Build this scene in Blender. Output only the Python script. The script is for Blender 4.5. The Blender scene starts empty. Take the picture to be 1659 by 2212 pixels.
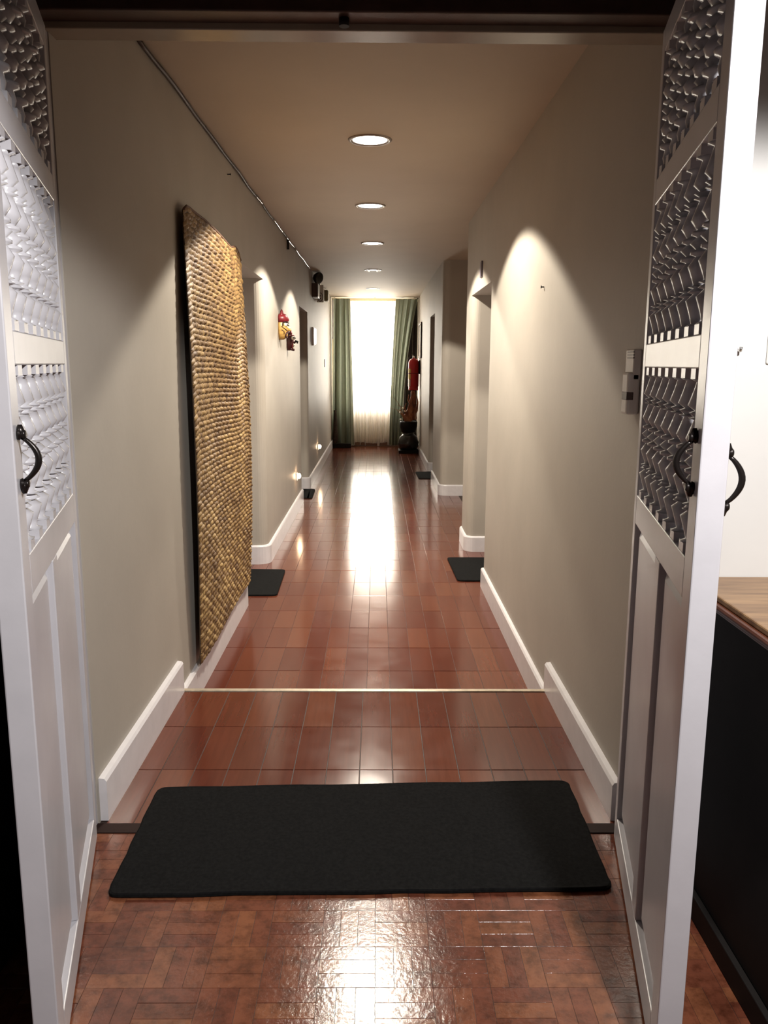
import bpy, bmesh, math, random
from mathutils import Vector, Matrix
random.seed(7)
C = bpy.context.scene.collection
S = bpy.context.scene
PI = math.pi

# ------------------------------------------------------------------ camera
cam_d = bpy.data.cameras.new('camera'); cam = bpy.data.objects.new('camera', cam_d); C.objects.link(cam)
S.camera = cam
cam_d.sensor_fit = 'VERTICAL'; cam_d.sensor_height = 36.0
cam_d.lens = 36.0 * 1745.0 / 2212.0
cam_d.clip_start = 0.05
def cam_basis(yaw, pitch, roll):
    fw = Vector((0, 1, 0)); rt = Vector((1, 0, 0)); up = Vector((0, 0, 1))
    cp, sp = math.cos(pitch), math.sin(pitch)
    fw, up = cp * fw - sp * up, cp * up + sp * fw
    cr, sr = math.cos(roll), math.sin(roll)
    rt, up = cr * rt + sr * up, cr * up - sr * rt
    Z = Matrix.Rotation(yaw, 3, 'Z')
    return Z @ rt, Z @ up, Z @ fw
rt, up, fw = cam_basis(math.radians(-0.5223), math.radians(10.357), math.radians(0.30))
M = Matrix((rt, up, -fw)).transposed().to_4x4(); M.translation = Vector((0, 0, 1.5))
cam.matrix_world = M

# ------------------------------------------------------------------ world, lights, exposure
w = bpy.data.worlds.new('world'); S.world = w; w.use_nodes = True
bg = w.node_tree.nodes['Background']; bg.inputs[0].default_value = (1.0, 0.97, 0.90, 1); bg.inputs[1].default_value = 6.0
S.view_settings.view_transform = 'Standard'; S.view_settings.look = 'None'
S.view_settings.exposure = 0.0; S.view_settings.gamma = 1.0; S.view_settings.use_curve_mapping = False

def light(name, kind, loc, energy, color, **k):
    d = bpy.data.lights.new(name, kind); d.energy = energy; d.color = color
    rot = k.pop('rot', (0, 0, 0))
    for a, v in k.items(): setattr(d, a, v)
    o = bpy.data.objects.new(name, d); C.objects.link(o); o.location = loc; o.rotation_euler = rot
    return o
# daylight coming in at the far window
light('window_daylight', 'AREA', (-0.04, 17.35, 1.7), 330, (1.0, 0.92, 0.78), shape='RECTANGLE', size=1.0, size_y=2.0, rot=(-PI/2, 0, 0))
# lamp of the near room, to the right of the camera
light('near_room_lamp', 'SPOT', (0.74, 0.30, 2.42), 320, (1.0, 0.97, 0.95), spot_size=math.radians(161), spot_blend=0.12, shadow_soft_size=0.07)
LAMPS = [(-0.045, 4.79), (-0.060, 6.75), (-0.055, 8.86), (-0.062, 11.45), (-0.077, 14.39)]
LAMP_W = [400, 380, 320, 0, 0]
def ceil_z(y): return 2.72 + (y - 3.5) * 0.08 / 13.0

# ------------------------------------------------------------------ constants
XL, XR = -0.915, 0.812
ZL = -0.16          # lower corridor floor
YS = 3.575          # step edge
YE = 16.80          # end wall
YJ = 2.45           # door jamb plane
YR = 2.12           # near face of the thick near wall

# ------------------------------------------------------------------ helpers
MATS = {}
def nt(name):
    m = bpy.data.materials.new(name); m.use_nodes = True
    n = m.node_tree; b = n.nodes['Principled BSDF']
    MATS[name] = m
    return m, n, b
def N(n, kind, **k):
    x = n.nodes.new(kind)
    for a, v in k.items():
        if a in x.inputs.keys() if isinstance(a, str) else False: x.inputs[a].default_value = v
        else: setattr(x, a, v)
    return x
def ramp(n, stops):
    r = n.nodes.new('ShaderNodeValToRGB'); e = r.color_ramp.elements
    while len(e) < len(stops): e.new(0.5)
    for i, (p, c) in enumerate(stops):
        e[i].position = p; e[i].color = (c[0], c[1], c[2], 1)
    return r
def noise(n, scale, detail=4, rough=0.55, vec=None):
    x = n.nodes.new('ShaderNodeTexNoise'); x.inputs['Scale'].default_value = scale
    x.inputs['Detail'].default_value = detail; x.inputs['Roughness'].default_value = rough
    if vec is not None: n.links.new(vec, x.inputs['Vector'])
    return x
def objco(n, scale=(1, 1, 1)):
    t = n.nodes.new('ShaderNodeNewGeometry'); mp = n.nodes.new('ShaderNodeMapping')
    n.links.new(t.outputs['Position'], mp.inputs['Vector']); mp.inputs['Scale'].default_value = scale
    return mp.outputs['Vector']
def bump(n, b, h, strength=0.2, dist=0.01):
    x = n.nodes.new('ShaderNodeBump'); x.inputs['Strength'].default_value = strength; x.inputs['Distance'].default_value = dist
    n.links.new(h, x.inputs['Height']); n.links.new(x.outputs['Normal'], b.inputs['Normal'])
def plain(name, col, rough=0.5, metal=0.0, var=0.08, scale=8.0, bmp=0.05, spec=None, emis=None, estr=0):
    m, n, b = nt(name)
    v = objco(n); ns = noise(n, scale, vec=v)
    r = ramp(n, [(0.3, [c * (1 - var) for c in col]), (0.7, [min(1, c * (1 + var)) for c in col])])
    n.links.new(ns.outputs['Fac'], r.inputs['Fac']); n.links.new(r.outputs['Color'], b.inputs['Base Color'])
    b.inputs['Roughness'].default_value = rough; b.inputs['Metallic'].default_value = metal
    if spec is not None: b.inputs['Specular IOR Level'].default_value = spec
    if bmp: 
        n2 = noise(n, scale * 12, vec=v); bump(n, b, n2.outputs['Fac'], bmp, 0.002)
    if emis: b.inputs['Emission Color'].default_value = (*emis, 1); b.inputs['Emission Strength'].default_value = estr
    return m

wall_m = plain('wall_paint', (0.385, 0.352, 0.305), 0.55, var=0.04, scale=3.0, bmp=0.25, spec=0.3)
near_wall_m = plain('near_wall_paint', (0.60, 0.59, 0.57), 0.6, var=0.03, scale=3, bmp=0.2)
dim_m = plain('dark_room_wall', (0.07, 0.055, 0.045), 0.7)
ceil_m = plain('ceiling_paint', (0.46, 0.39, 0.30), 0.7, var=0.03, scale=2.5, bmp=0.15)
white_m = plain('white_gloss_paint', (0.44, 0.43, 0.455), 0.30, var=0.04, scale=10, bmp=0.06)
base_m = plain('baseboard_paint', (0.66, 0.64, 0.66), 0.3, var=0.05, scale=14, bmp=0.08)
dwood_m = plain('dark_stained_wood', (0.055, 0.028, 0.020), 0.4, var=0.3, scale=12, bmp=0.2)
black_m = plain('black_lacquer', (0.012, 0.010, 0.009), 0.6, var=0.2, bmp=0.05, spec=0.2)
rubber_m = plain('black_mat_pile', (0.010, 0.010, 0.010), 0.95, var=0.3, scale=90, bmp=0.9, spec=0.05)
iron_m = plain('black_iron', (0.018, 0.014, 0.013), 0.28, metal=0.6, var=0.2, bmp=0.1)
chrome_m = plain('chrome', (0.62, 0.60, 0.57), 0.2, metal=1.0, var=0.05, bmp=0.0)
brass_m = plain('step_strip_metal', (0.55, 0.47, 0.36), 0.35, metal=0.5, var=0.15, scale=30, bmp=0.2)
red_m = plain('red_enamel', (0.50, 0.012, 0.015), 0.3, var=0.05, bmp=0.0)
maroon_m = plain('maroon_paint', (0.16, 0.012, 0.016), 0.4, var=0.15, scale=40)
blood_m = plain('dark_red_brown_paint', (0.055, 0.012, 0.012), 0.4, var=0.2, scale=40)
gold_m = plain('ochre_paint', (0.50, 0.30, 0.085), 0.4, var=0.2, scale=40)
cream_m = plain('cream_paint', (0.8, 0.74, 0.62), 0.4, var=0.05)
bplast_m = plain('brown_plastic', (0.075, 0.045, 0.036), 0.4, var=0.1)
wplast_m = plain('white_plastic', (0.75, 0.73, 0.68), 0.4, var=0.05)
olive_m = plain('olive_plastic', (0.22, 0.18, 0.10), 0.5, var=0.1)
yellow_m = plain('yellow_print', (0.62, 0.45, 0.10), 0.5, var=0.1)
gout_m = plain('dark_grout', (0.035, 0.018, 0.013), 0.6, var=0.3, scale=40, bmp=0.4)
vase_m = plain('black_glazed_clay', (0.010, 0.009, 0.009), 0.12, var=0.2, bmp=0.0, spec=0.7)
ref_m = plain('lamp_reflector', (0.16, 0.13, 0.10), 0.3, metal=0.7, bmp=0.0)
steel_m = plain('grey_trim_metal', (0.20, 0.16, 0.13), 0.35, metal=0.4, bmp=0.0)
def emit(name, col, s):
    m, n, b = nt(name); b.inputs['Base Color'].default_value = (*col, 1)
    b.inputs['Emission Color'].default_value = (*col, 1); b.inputs['Emission Strength'].default_value = s
    return m
lamp_m = emit('lamp_diffuser_glow', (1.0, 0.93, 0.82), 6)
dimlamp_m = emit('faint_bulb', (1.0, 0.9, 0.75), 1.2)
night_m = emit('night_light_glow', (1.0, 0.68, 0.42), 60)

def rnd_piece(n):
    a = n.nodes.new('ShaderNodeObjectInfo'); g = n.nodes.new('ShaderNodeNewGeometry')
    s = n.nodes.new('ShaderNodeMath'); s.operation = 'ADD'
    n.links.new(a.outputs['Random'], s.inputs[0]); n.links.new(g.outputs['Random Per Island'], s.inputs[1])
    f = n.nodes.new('ShaderNodeMath'); f.operation = 'FRACT'; n.links.new(s.outputs[0], f.inputs[0])
    return f.outputs[0]
def mul(n, a, b, kind='MULTIPLY', fac=1.0):
    x = n.nodes.new('ShaderNodeMix'); x.data_type = 'RGBA'; x.blend_type = kind; x.inputs[0].default_value = fac
    n.links.new(a, x.inputs[6]); n.links.new(b, x.inputs[7]); return x.outputs[2]

# glazed wood-look clay tiles
tile_m, n, b = nt('red_brown_glazed_tile')
r = ramp(n, [(0.0, (0.095, 0.025, 0.015)), (0.5, (0.112, 0.031, 0.017)), (1.0, (0.135, 0.042, 0.021))])
n.links.new(rnd_piece(n), r.inputs['Fac'])
g = noise(n, 1.0, 5, 0.6, objco(n, (46, 3.5, 10))); gr = ramp(n, [(0.25, (0.84, 0.80, 0.78)), (0.75, (1.1, 1.08, 1.06))])
n.links.new(g.outputs['Fac'], gr.inputs['Fac'])
n.links.new(mul(n, r.outputs['Color'], gr.outputs['Color']), b.inputs['Base Color'])
g2 = noise(n, 1.0, 3, 0.5, objco(n, (9, 9, 9))); rr = n.nodes.new('ShaderNodeMapRange')
rr.inputs[3].default_value = 0.11; rr.inputs[4].default_value = 0.20; n.links.new(g2.outputs['Fac'], rr.inputs[0]); n.links.new(rr.outputs[0], b.inputs['Roughness'])
g3 = noise(n, 1.0, 3, 0.5, objco(n, (30, 4, 10))); bump(n, b, g3.outputs['Fac'], 0.03, 0.002)

# worn parquet strips
parq_m, n, b = nt('worn_parquet_wood')
r = ramp(n, [(0.0, (0.115, 0.033, 0.019)), (0.5, (0.15, 0.047, 0.025)), (1.0, (0.20, 0.073, 0.033))])
n.links.new(rnd_piece(n), r.inputs['Fac'])
g = noise(n, 26, 6, 0.65, objco(n)); gr = ramp(n, [(0.32, (0.35, 0.30, 0.28)), (0.55, (1, 1, 1)), (0.8, (1.2, 1.15, 1.1))])
n.links.new(g.outputs['Fac'], gr.inputs['Fac'])
g4 = noise(n, 5.0, 6, 0.7, objco(n)); gr4 = ramp(n, [(0.36, (0.45, 0.42, 0.40)), (0.52, (1, 1, 1))]); n.links.new(g4.outputs['Fac'], gr4.inputs['Fac'])
n.links.new(mul(n, mul(n, r.outputs['Color'], gr.outputs['Color'], fac=0.75), gr4.outputs['Color'], fac=0.6), b.inputs['Base Color'])
b.inputs['Roughness'].default_value = 0.15; b.inputs['Specular IOR Level'].default_value = 0.4
g3 = noise(n, 60, 5, 0.6, objco(n)); bump(n, b, g3.outputs['Fac'], 0.26, 0.003)

# wood of the cabinet top
top_m, n, b = nt('oak_brown_top')
g = noise(n, 1.0, 6, 0.6, objco(n, (5, 40, 10))); r = ramp(n, [(0.3, (0.17, 0.085, 0.035)), (0.7, (0.38, 0.22, 0.10))])
n.links.new(g.outputs['Fac'], r.inputs['Fac']); n.links.new(r.outputs['Color'], b.inputs['Base Color']); b.inputs['Roughness'].default_value = 0.35
edge_m = plain('red_brown_moulding', (0.10, 0.030, 0.014), 0.3, var=0.2, scale=20)

# straw weave
straw_m, n, b = nt('dry_straw')
r = ramp(n, [(0.0, (0.13, 0.068, 0.022)), (0.5, (0.22, 0.130, 0.044)), (1.0, (0.33, 0.215, 0.080))]); n.links.new(rnd_piece(n), r.inputs['Fac'])
g = noise(n, 3.2, 5, 0.6, objco(n)); gr = ramp(n, [(0.35, (0.5, 0.42, 0.36)), (0.6, (1, 1, 1))]); n.links.new(g.outputs['Fac'], gr.inputs['Fac'])
n.links.new(mul(n, r.outputs['Color'], gr.outputs['Color'], fac=0.8), b.inputs['Base Color']); b.inputs['Roughness'].default_value = 0.6
g3 = noise(n, 1.0, 3, 0.5, objco(n, (200, 30, 200))); bump(n, b, g3.outputs['Fac'], 0.4, 0.003)
straw_dark = plain('straw_backing', (0.05, 0.028, 0.012), 0.8, var=0.3, scale=30)

# root and driftwood
root_m, n, b = nt('red_brown_root_bark')
g = noise(n, 14, 6, 0.7, objco(n, (1, 1, 0.35))); r = ramp(n, [(0.3, (0.05, 0.014, 0.008)), (0.5, (0.30, 0.085, 0.030)), (0.72, (0.50, 0.27, 0.12))])
n.links.new(g.outputs['Fac'], r.inputs['Fac']); n.links.new(r.outputs['Color'], b.inputs['Base Color']); b.inputs['Roughness'].default_value = 0.7
bump(n, b, g.outputs['Fac'], 0.9, 0.02)

def cloth(name, col, transl, transp=0.0):
    m = bpy.data.materials.new(name); m.use_nodes = True; n = m.node_tree; n.nodes.clear(); MATS[name] = m
    out = n.nodes.new('ShaderNodeOutputMaterial'); d = n.nodes.new('ShaderNodeBsdfDiffuse'); t = n.nodes.new('ShaderNodeBsdfTranslucent')
    g = noise(n, 60, 4, 0.6, objco(n, (1, 1, 0.2))); r = ramp(n, [(0.3, [c * 0.85 for c in col]), (0.7, col)]); n.links.new(g.outputs['Fac'], r.inputs['Fac'])
    n.links.new(r.outputs['Color'], d.inputs['Color']); n.links.new(r.outputs['Color'], t.inputs['Color'])
    mx = n.nodes.new('ShaderNodeMixShader'); mx.inputs[0].default_value = transl
    n.links.new(d.outputs[0], mx.inputs[1]); n.links.new(t.outputs[0], mx.inputs[2]); last = mx.outputs[0]
    if transp:
        tp = n.nodes.new('ShaderNodeBsdfTransparent'); m2 = n.nodes.new('ShaderNodeMixShader'); m2.inputs[0].default_value = transp
        n.links.new(last, m2.inputs[1]); n.links.new(tp.outputs[0], m2.inputs[2]); last = m2.outputs[0]
    n.links.new(last, out.inputs[0]); return m
sheer_m = cloth('white_sheer_fabric', (0.86, 0.82, 0.80), 0.5, 0.28)
drape_m = cloth('sage_green_fabric', (0.25, 0.27, 0.205), 0.16)
lining_m = cloth('dark_brown_lining', (0.05, 0.04, 0.032), 0.05)
glass_m = bpy.data.materials.new('window_glass'); glass_m.use_nodes = True; n = glass_m.node_tree; n.nodes.clear()
go, gt, gg, gm = n.nodes.new('ShaderNodeOutputMaterial'), n.nodes.new('ShaderNodeBsdfTransparent'), n.nodes.new('ShaderNodeBsdfGlossy'), n.nodes.new('ShaderNodeMixShader')
gg.inputs['Roughness'].default_value = 0.02; gm.inputs[0].default_value = 0.06
n.links.new(gt.outputs[0], gm.inputs[1]); n.links.new(gg.outputs[0], gm.inputs[2]); n.links.new(gm.outputs[0], go.inputs[0])

# ---- mesh building
def add_box(bm, x0, x1, y0, y1, z0, z1, bev=0.0, mat=None):
    vs = [bm.verts.new(((x1 if i & 1 else x0), (y1 if i & 2 else y0), (z1 if i & 4 else z0))) for i in range(8)]
    if mat is not None:
        for v in vs: v.co = mat @ v.co
    fs = [bm.faces.new([vs[i] for i in f]) for f in ((0, 2, 3, 1), (4, 5, 7, 6), (0, 1, 5, 4), (2, 6, 7, 3), (0, 4, 6, 2), (1, 3, 7, 5))]
    if bev > 0:
        es = list({e for f in fs for e in f.edges})
        bmesh.ops.bevel(bm, geom=es, offset=bev, segments=2, affect='EDGES', profile=0.5)
def add_lathe(bm, prof, seg=16, mat=None, axis='z', capb=True, capt=True):
    rings = []
    for r, z in prof:
        ring = []
        for k in range(seg):
            a = 2 * PI * k / seg
            p = Vector((r * math.cos(a), r * math.sin(a), z))
            if axis == 'x': p = Vector((p.z, p.x, p.y))
            if axis == 'y': p = Vector((p.x, p.z, p.y))
            if mat is not None: p = mat @ p
            ring.append(bm.verts.new(p))
        rings.append(ring)
    for a, b2 in zip(rings, rings[1:]):
        for k in range(seg):
            f = bm.faces.new((a[k], a[(k + 1) % seg], b2[(k + 1) % seg], b2[k])); f.smooth = True
    if capb: bm.faces.new(list(reversed(rings[0])))
    if capt: bm.faces.new(rings[-1])
def add_tube(bm, pts, rad, seg=8):
    pts = [Vector(p) for p in pts]; rings = []
    if not hasattr(rad, '__len__'): rad = [rad] * len(pts)
    prev = None
    for i, p in enumerate(pts):
        t = (pts[min(i + 1, len(pts) - 1)] - pts[max(i - 1, 0)]).normalized()
        ref = prev if prev is not None else (Vector((0, 0, 1)) if abs(t.z) < 0.9 else Vector((1, 0, 0)))
        u = (ref - t * ref.dot(t)).normalized(); v = t.cross(u); prev = u
        rings.append([bm.verts.new(p + rad[i] * (math.cos(2 * PI * k / seg) * u + math.sin(2 * PI * k / seg) * v)) for k in range(seg)])
    for a, b2 in zip(rings, rings[1:]):
        for k in range(seg):
            f = bm.faces.new((a[k], a[(k + 1) % seg], b2[(k + 1) % seg], b2[k])); f.smooth = True
    bm.faces.new(list(reversed(rings[0]))); bm.faces.new(rings[-1])
def add_prism(bm, poly, z0, z1, smooth=False):
    lo = [bm.verts.new((x, y, z0)) for x, y in poly]; hi = [bm.verts.new((x, y, z1)) for x, y in poly]
    k = len(poly)
    for i in range(k):
        f = bm.faces.new((lo[i], lo[(i + 1) % k], hi[(i + 1) % k], hi[i])); f.smooth = smooth
    bm.faces.new(list(reversed(lo))); bm.faces.new(hi)
def newbm(): return bmesh.new()
def obj(name, bm, m, parent=None, loc=None, auto=True):
    bmesh.ops.recalc_face_normals(bm, faces=bm.faces[:])
    me = bpy.data.meshes.new(name); bm.to_mesh(me); bm.free(); me.materials.append(m)
    o = bpy.data.objects.new(name, me); C.objects.link(o)
    if parent is not None: o.parent = parent
    if loc is not None: o.location = loc
    return o
def boxo(name, b6, m, parent=None, bev=0.0):
    bm = newbm(); add_box(bm, *b6, bev=bev); return obj(name, bm, m, parent)
def tag(o, label=None, cat=None, group=None, kind=None):
    if label: o['label'] = label
    if cat: o['category'] = cat
    if group: o['group'] = group
    if kind: o['kind'] = kind
    return o
def thing(name, label, cat, loc=(0, 0, 0), rz=0, group=None):
    o = bpy.data.objects.new(name, None); C.objects.link(o); o.location = loc; o.rotation_euler = (0, 0, rz); o.empty_display_size = 0.1
    return tag(o, label, cat, group)
def struct(o, label, cat='wall'): return tag(o, label, cat, kind='structure')
def rounded(path, rads, seg=7):
    out = []
    for i, p in enumerate(path):
        r = rads.get(i, 0)
        if r <= 0 or i in (0, len(path) - 1): out.append(Vector(p)); continue
        p = Vector(p); a = (Vector(path[i - 1]) - p).normalized(); b2 = (Vector(path[i + 1]) - p).normalized()
        s = p + a * r; e = p + b2 * r; c = p + (a + b2) * r
        for k in range(seg + 1):
            t = PI / 2 * k / seg
            out.append(c - b2 * r * math.cos(t) - a * r * math.sin(t))
    return [(v[0], v[1]) for v in out]
def baseboard(name, path, z0, z1, t, label):
    # path runs so that the corridor side lies to its right-hand normal * side
    P = [Vector(p) for p in path]; nrm = []
    for i in range(len(P)):
        d = Vector((0, 0))
        if i > 0: d += (P[i] - P[i - 1]).normalized()
        if i < len(P) - 1: d += (P[i + 1] - P[i]).normalized()
        d.normalize(); nrm.append(Vector((d.y, -d.x)))
    prof = [(0.0, z0), (t, z0), (t, z1 - 0.012), (t - 0.007, z1 - 0.002), (0.0, z1)]
    bm = newbm(); rings = []
    for p, q in zip(P, nrm):
        rings.append([bm.verts.new((p.x + q.x * o, p.y + q.y * o, z)) for o, z in prof])
    for a, b2 in zip(rings, rings[1:]):
        for k in range(len(prof)):
            bm.faces.new((a[k], a[(k + 1) % 5], b2[(k + 1) % 5], b2[k]))
    bm.faces.new(rings[0]); bm.faces.new(list(reversed(rings[-1])))
    return struct(obj(name, bm, base_m), label, 'baseboard')

# ------------------------------------------------------------------ corridor walls
left_path = rounded([(XL, YJ), (XL, 5.44), (-1.27, 5.44), (-1.27, 6.63), (XL, 6.63), (XL, 9.75), (-1.27, 9.75), (-1.27, 10.78), (XL, 10.78), (XL, YE)], {1: 0.02, 4: 0.085, 5: 0.02, 8: 0.07})
bm = newbm(); add_prism(bm, left_path + [(-1.45, YE), (-1.45, YJ)], ZL - 0.1, 2.165)
add_box(bm, -1.45, XL, YJ, YE, 2.165, 2.95)
struct(obj('wall_left', bm, wall_m), 'cream plastered left wall of the corridor with two recessed doorways')
ra = rounded([(XR, YJ), (XR, 5.95), (1.16, 5.95), (1.16, 7.12), (XR, 7.12), (XR, 7.62), (2.6, 7.62)], {1: 0.02, 4: 0.07, 5: 0.07})
bm = newbm(); add_prism(bm, ra + [(2.6, YJ)], ZL - 0.1, 2.085)
ru = rounded([(XR, YJ), (XR, 7.62), (2.6, 7.62)], {1: 0.07}); add_prism(bm, ru + [(2.6, YJ)], 2.085, 2.95)
struct(obj('wall_right', bm, wall_m), 'cream right wall of the corridor from the doors to the side passage')
rb = rounded([(2.6, 10.28), (XR, 10.28), (XR, 11.74), (1.16, 11.74), (1.16, 12.68), (XR, 12.68), (XR, YE)], {1: 0.10, 2: 0.02, 5: 0.06})
bm = newbm(); add_prism(bm, rb + [(2.6, YE)], ZL - 0.1, 2.215)
rc = rounded([(2.6, 10.28), (XR, 10.28), (XR, YE)], {1: 0.10}); add_prism(bm, rc + [(2.6, YE)], 2.215, 2.95)
struct(obj('wall_right', bm, wall_m), 'cream right wall of the corridor beyond the side passage, with a recessed doorway')
struct(boxo('wall_side_passage', (2.6, 2.72, 7.5, 10.4, ZL - 0.1, 2.95), wall_m), 'cream wall closing the side passage on the right')
# end wall with window hole x -0.62..0.5, z 0.68..2.62
bm = newbm()
add_box(bm, -1.45, -0.62, YE, YE + 0.25, -0.3, 2.95); add_box(bm, 0.50, 2.6, YE, YE + 0.25, -0.3, 2.95)
add_box(bm, -0.62, 0.50, YE, YE + 0.25, -0.3, 0.66); add_box(bm, -0.62, 0.50, YE, YE + 0.25, 2.62, 2.95)
struct(obj('wall_end', bm, plain('end_wall_paint', (0.60, 0.52, 0.33), 0.6, var=0.04)), 'yellowish cream end wall around the window')
# ceiling (slightly rising)
bm = newbm()
v = [bm.verts.new(p) for p in ((-1.45, YJ, ceil_z(YJ)), (2.7, YJ, ceil_z(YJ)), (2.7, 17.1, ceil_z(17.1)), (-1.45, 17.1, ceil_z(17.1)), (-1.45, YJ, 3.0), (2.7, YJ, 3.0), (2.7, 17.1, 3.0), (-1.45, 17.1, 3.0))]
for f in ((0, 3, 2, 1), (4, 5, 6, 7), (0, 1, 5, 4), (1, 2, 6, 5), (2, 3, 7, 6), (3, 0, 4, 7)): bm.faces.new([v[i] for i in f])
struct(obj('ceiling', bm, ceil_m), 'beige corridor ceiling with recessed lamps', 'ceiling')
# near room shell
struct(boxo('wall_near_right', (0.875, 2.75, YR, 2.44, -0.12, 3.1), near_wall_m), 'white wall to the right of the double doors')
struct(boxo('wall_near_left', (-2.75, -0.975, YR, 2.44, -0.12, 3.1), near_wall_m), 'white wall to the left of the double doors')
struct(boxo('wall_near_top', (-0.975, 0.875, YR, 2.44, 2.86, 3.1), near_wall_m), 'wall above the transom of the double doors')
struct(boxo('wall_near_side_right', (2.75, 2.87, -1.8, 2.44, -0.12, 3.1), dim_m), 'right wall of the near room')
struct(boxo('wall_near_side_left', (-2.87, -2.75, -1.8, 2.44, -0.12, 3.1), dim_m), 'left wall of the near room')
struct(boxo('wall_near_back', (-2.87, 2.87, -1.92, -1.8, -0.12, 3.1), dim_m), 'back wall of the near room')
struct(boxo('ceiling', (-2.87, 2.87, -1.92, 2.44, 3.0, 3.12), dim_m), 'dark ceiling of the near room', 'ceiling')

# ------------------------------------------------------------------ baseboards
bbL, bbR = 'white baseboard along the left wall ', 'white baseboard along the right wall '
baseboard('baseboard_left', [(XL, YJ + 0.02), (XL, YS - 0.03)], 0.0, 0.152, 0.026, bbL + 'above the step')
baseboard('baseboard_left', [(XL, YS), (XL, 5.435)], ZL, 0.0, 0.022, bbL + 'under the woven mat')
baseboard('baseboard_left', rounded([(-1.268, 6.63), (XL, 6.63), (XL, 9.745)], {1: 0.085}), ZL, 0.0, 0.022, bbL + 'between its two doorways')
baseboard('baseboard_left', rounded([(-1.268, 10.78), (XL, 10.78), (XL, YE)], {1: 0.07}), ZL, 0.0, 0.022, bbL + 'next to the window end')
def rev(p): return list(reversed(p))
baseboard('baseboard_right', [(XR, YS - 0.0), (XR, YJ + 0.02)], 0.0, 0.138, 0.026, bbR + 'above the step')
baseboard('baseboard_right', [(XR, 5.945), (XR, YS)], ZL, -0.012, 0.022, bbR + 'just beyond the step')
baseboard('baseboard_right', rounded([(2.6, 7.62), (XR, 7.62), (XR, 7.12), (1.158, 7.12)], {1: 0.07, 2: 0.07}), ZL, -0.02, 0.022, 'white baseboard wrapping the rounded pier on the right')
baseboard('baseboard_right', rev(rounded([(2.6, 10.28), (XR, 10.28), (XR, 11.735)], {1: 0.10})), ZL, -0.02, 0.022, bbR + 'at the corner beyond the side passage')
baseboard('baseboard_right', rev(rounded([(1.158, 12.68), (XR, 12.68), (XR, YE)], {1: 0.06})), ZL, -0.02, 0.022, bbR + 'below the fire extinguisher')

# doors closing the recessed doorways (dark, barely lit)
for (x0, x1, y0, y1, zt, no, where) in ((-1.27, -1.235, 5.47, 6.60, 2.16, 3, 'first left doorway'), (-1.27, -1.235, 9.78, 10.75, 2.16, 4, 'second left doorway'),
                                 (1.125, 1.16, 5.98, 7.09, 2.08, 5, 'first right doorway'), (1.125, 1.16, 11.77, 12.65, 2.21, 6, 'far right doorway')):
    d = thing('door_%d' % no, 'white panelled door set back in the ' + where, 'door', (0, 0, 0)); d['kind'] = 'structure'
    xa, xb = (x0, x1)
    boxo('door_slab', (xa, xb, y0, y1, ZL + 0.01, zt - 0.01), white_m, d)
    s = 1 if x0 < 0 else -1; xf = xb if s > 0 else xa
    for za, zb in ((0.05, 0.85), (1.0, 1.95)):
        boxo('panel', (min(xf, xf + s * 0.012), max(xf, xf + s * 0.012), y0 + 0.15, y1 - 0.15, za, zb), white_m, d, 0.003)

# ------------------------------------------------------------------ floors
def tile_mesh(name, w, l, h, bev, m):
    bm = newbm(); x, y = w / 2, l / 2
    lo = [bm.verts.new(p) for p in ((-x, -y, -h), (x, -y, -h), (x, y, -h), (-x, y, -h))]
    mi = [bm.verts.new(p) for p in ((-x, -y, -bev), (x, -y, -bev), (x, y, -bev), (-x, y, -bev))]
    hi = [bm.verts.new(p) for p in ((-x + bev, -y + bev, 0), (x - bev, -y + bev, 0), (x - bev, y - bev, 0), (-x + bev, y - bev, 0))]
    for a, b2 in ((lo, mi), (mi, hi)):
        for k in range(4): bm.faces.new((a[k], a[(k + 1) % 4], b2[(k + 1) % 4], b2[k]))
    bm.faces.new(hi)
    me = bpy.data.meshes.new(name); bm.to_mesh(me); bm.free(); me.materials.append(m); return me
def piece(name, me, parent, loc, rot):
    o = bpy.data.objects.new(name, me); C.objects.link(o); o.parent = parent; o.location = loc; o.rotation_euler = rot; return o
def join_pieces(name, me, items, parent, m):
    src = [v.co.copy() for v in me.vertices]; fs = [list(p.vertices) for p in me.polygons]; vs = []; faces = []
    for loc, rot in items:
        R = Matrix.Translation(loc) @ (Matrix.Rotation(rot[2], 4, 'Z') @ Matrix.Rotation(rot[1], 4, 'Y') @ Matrix.Rotation(rot[0], 4, 'X'))
        o = len(vs); vs += [tuple(R @ c) for c in src]; faces += [[i + o for i in f] for f in fs]
    q = bpy.data.meshes.new(name); q.from_pydata(vs, [], faces); q.materials.append(m)
    ob = bpy.data.objects.new(name, q); C.objects.link(ob); ob.parent = parent; ob['kind'] = 'stuff'; return ob
TW, TL = 0.1225, 0.366
tile_me = tile_mesh('tile', TW - 0.0018, TL - 0.0040, 0.009, 0.0009, tile_m)
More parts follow.
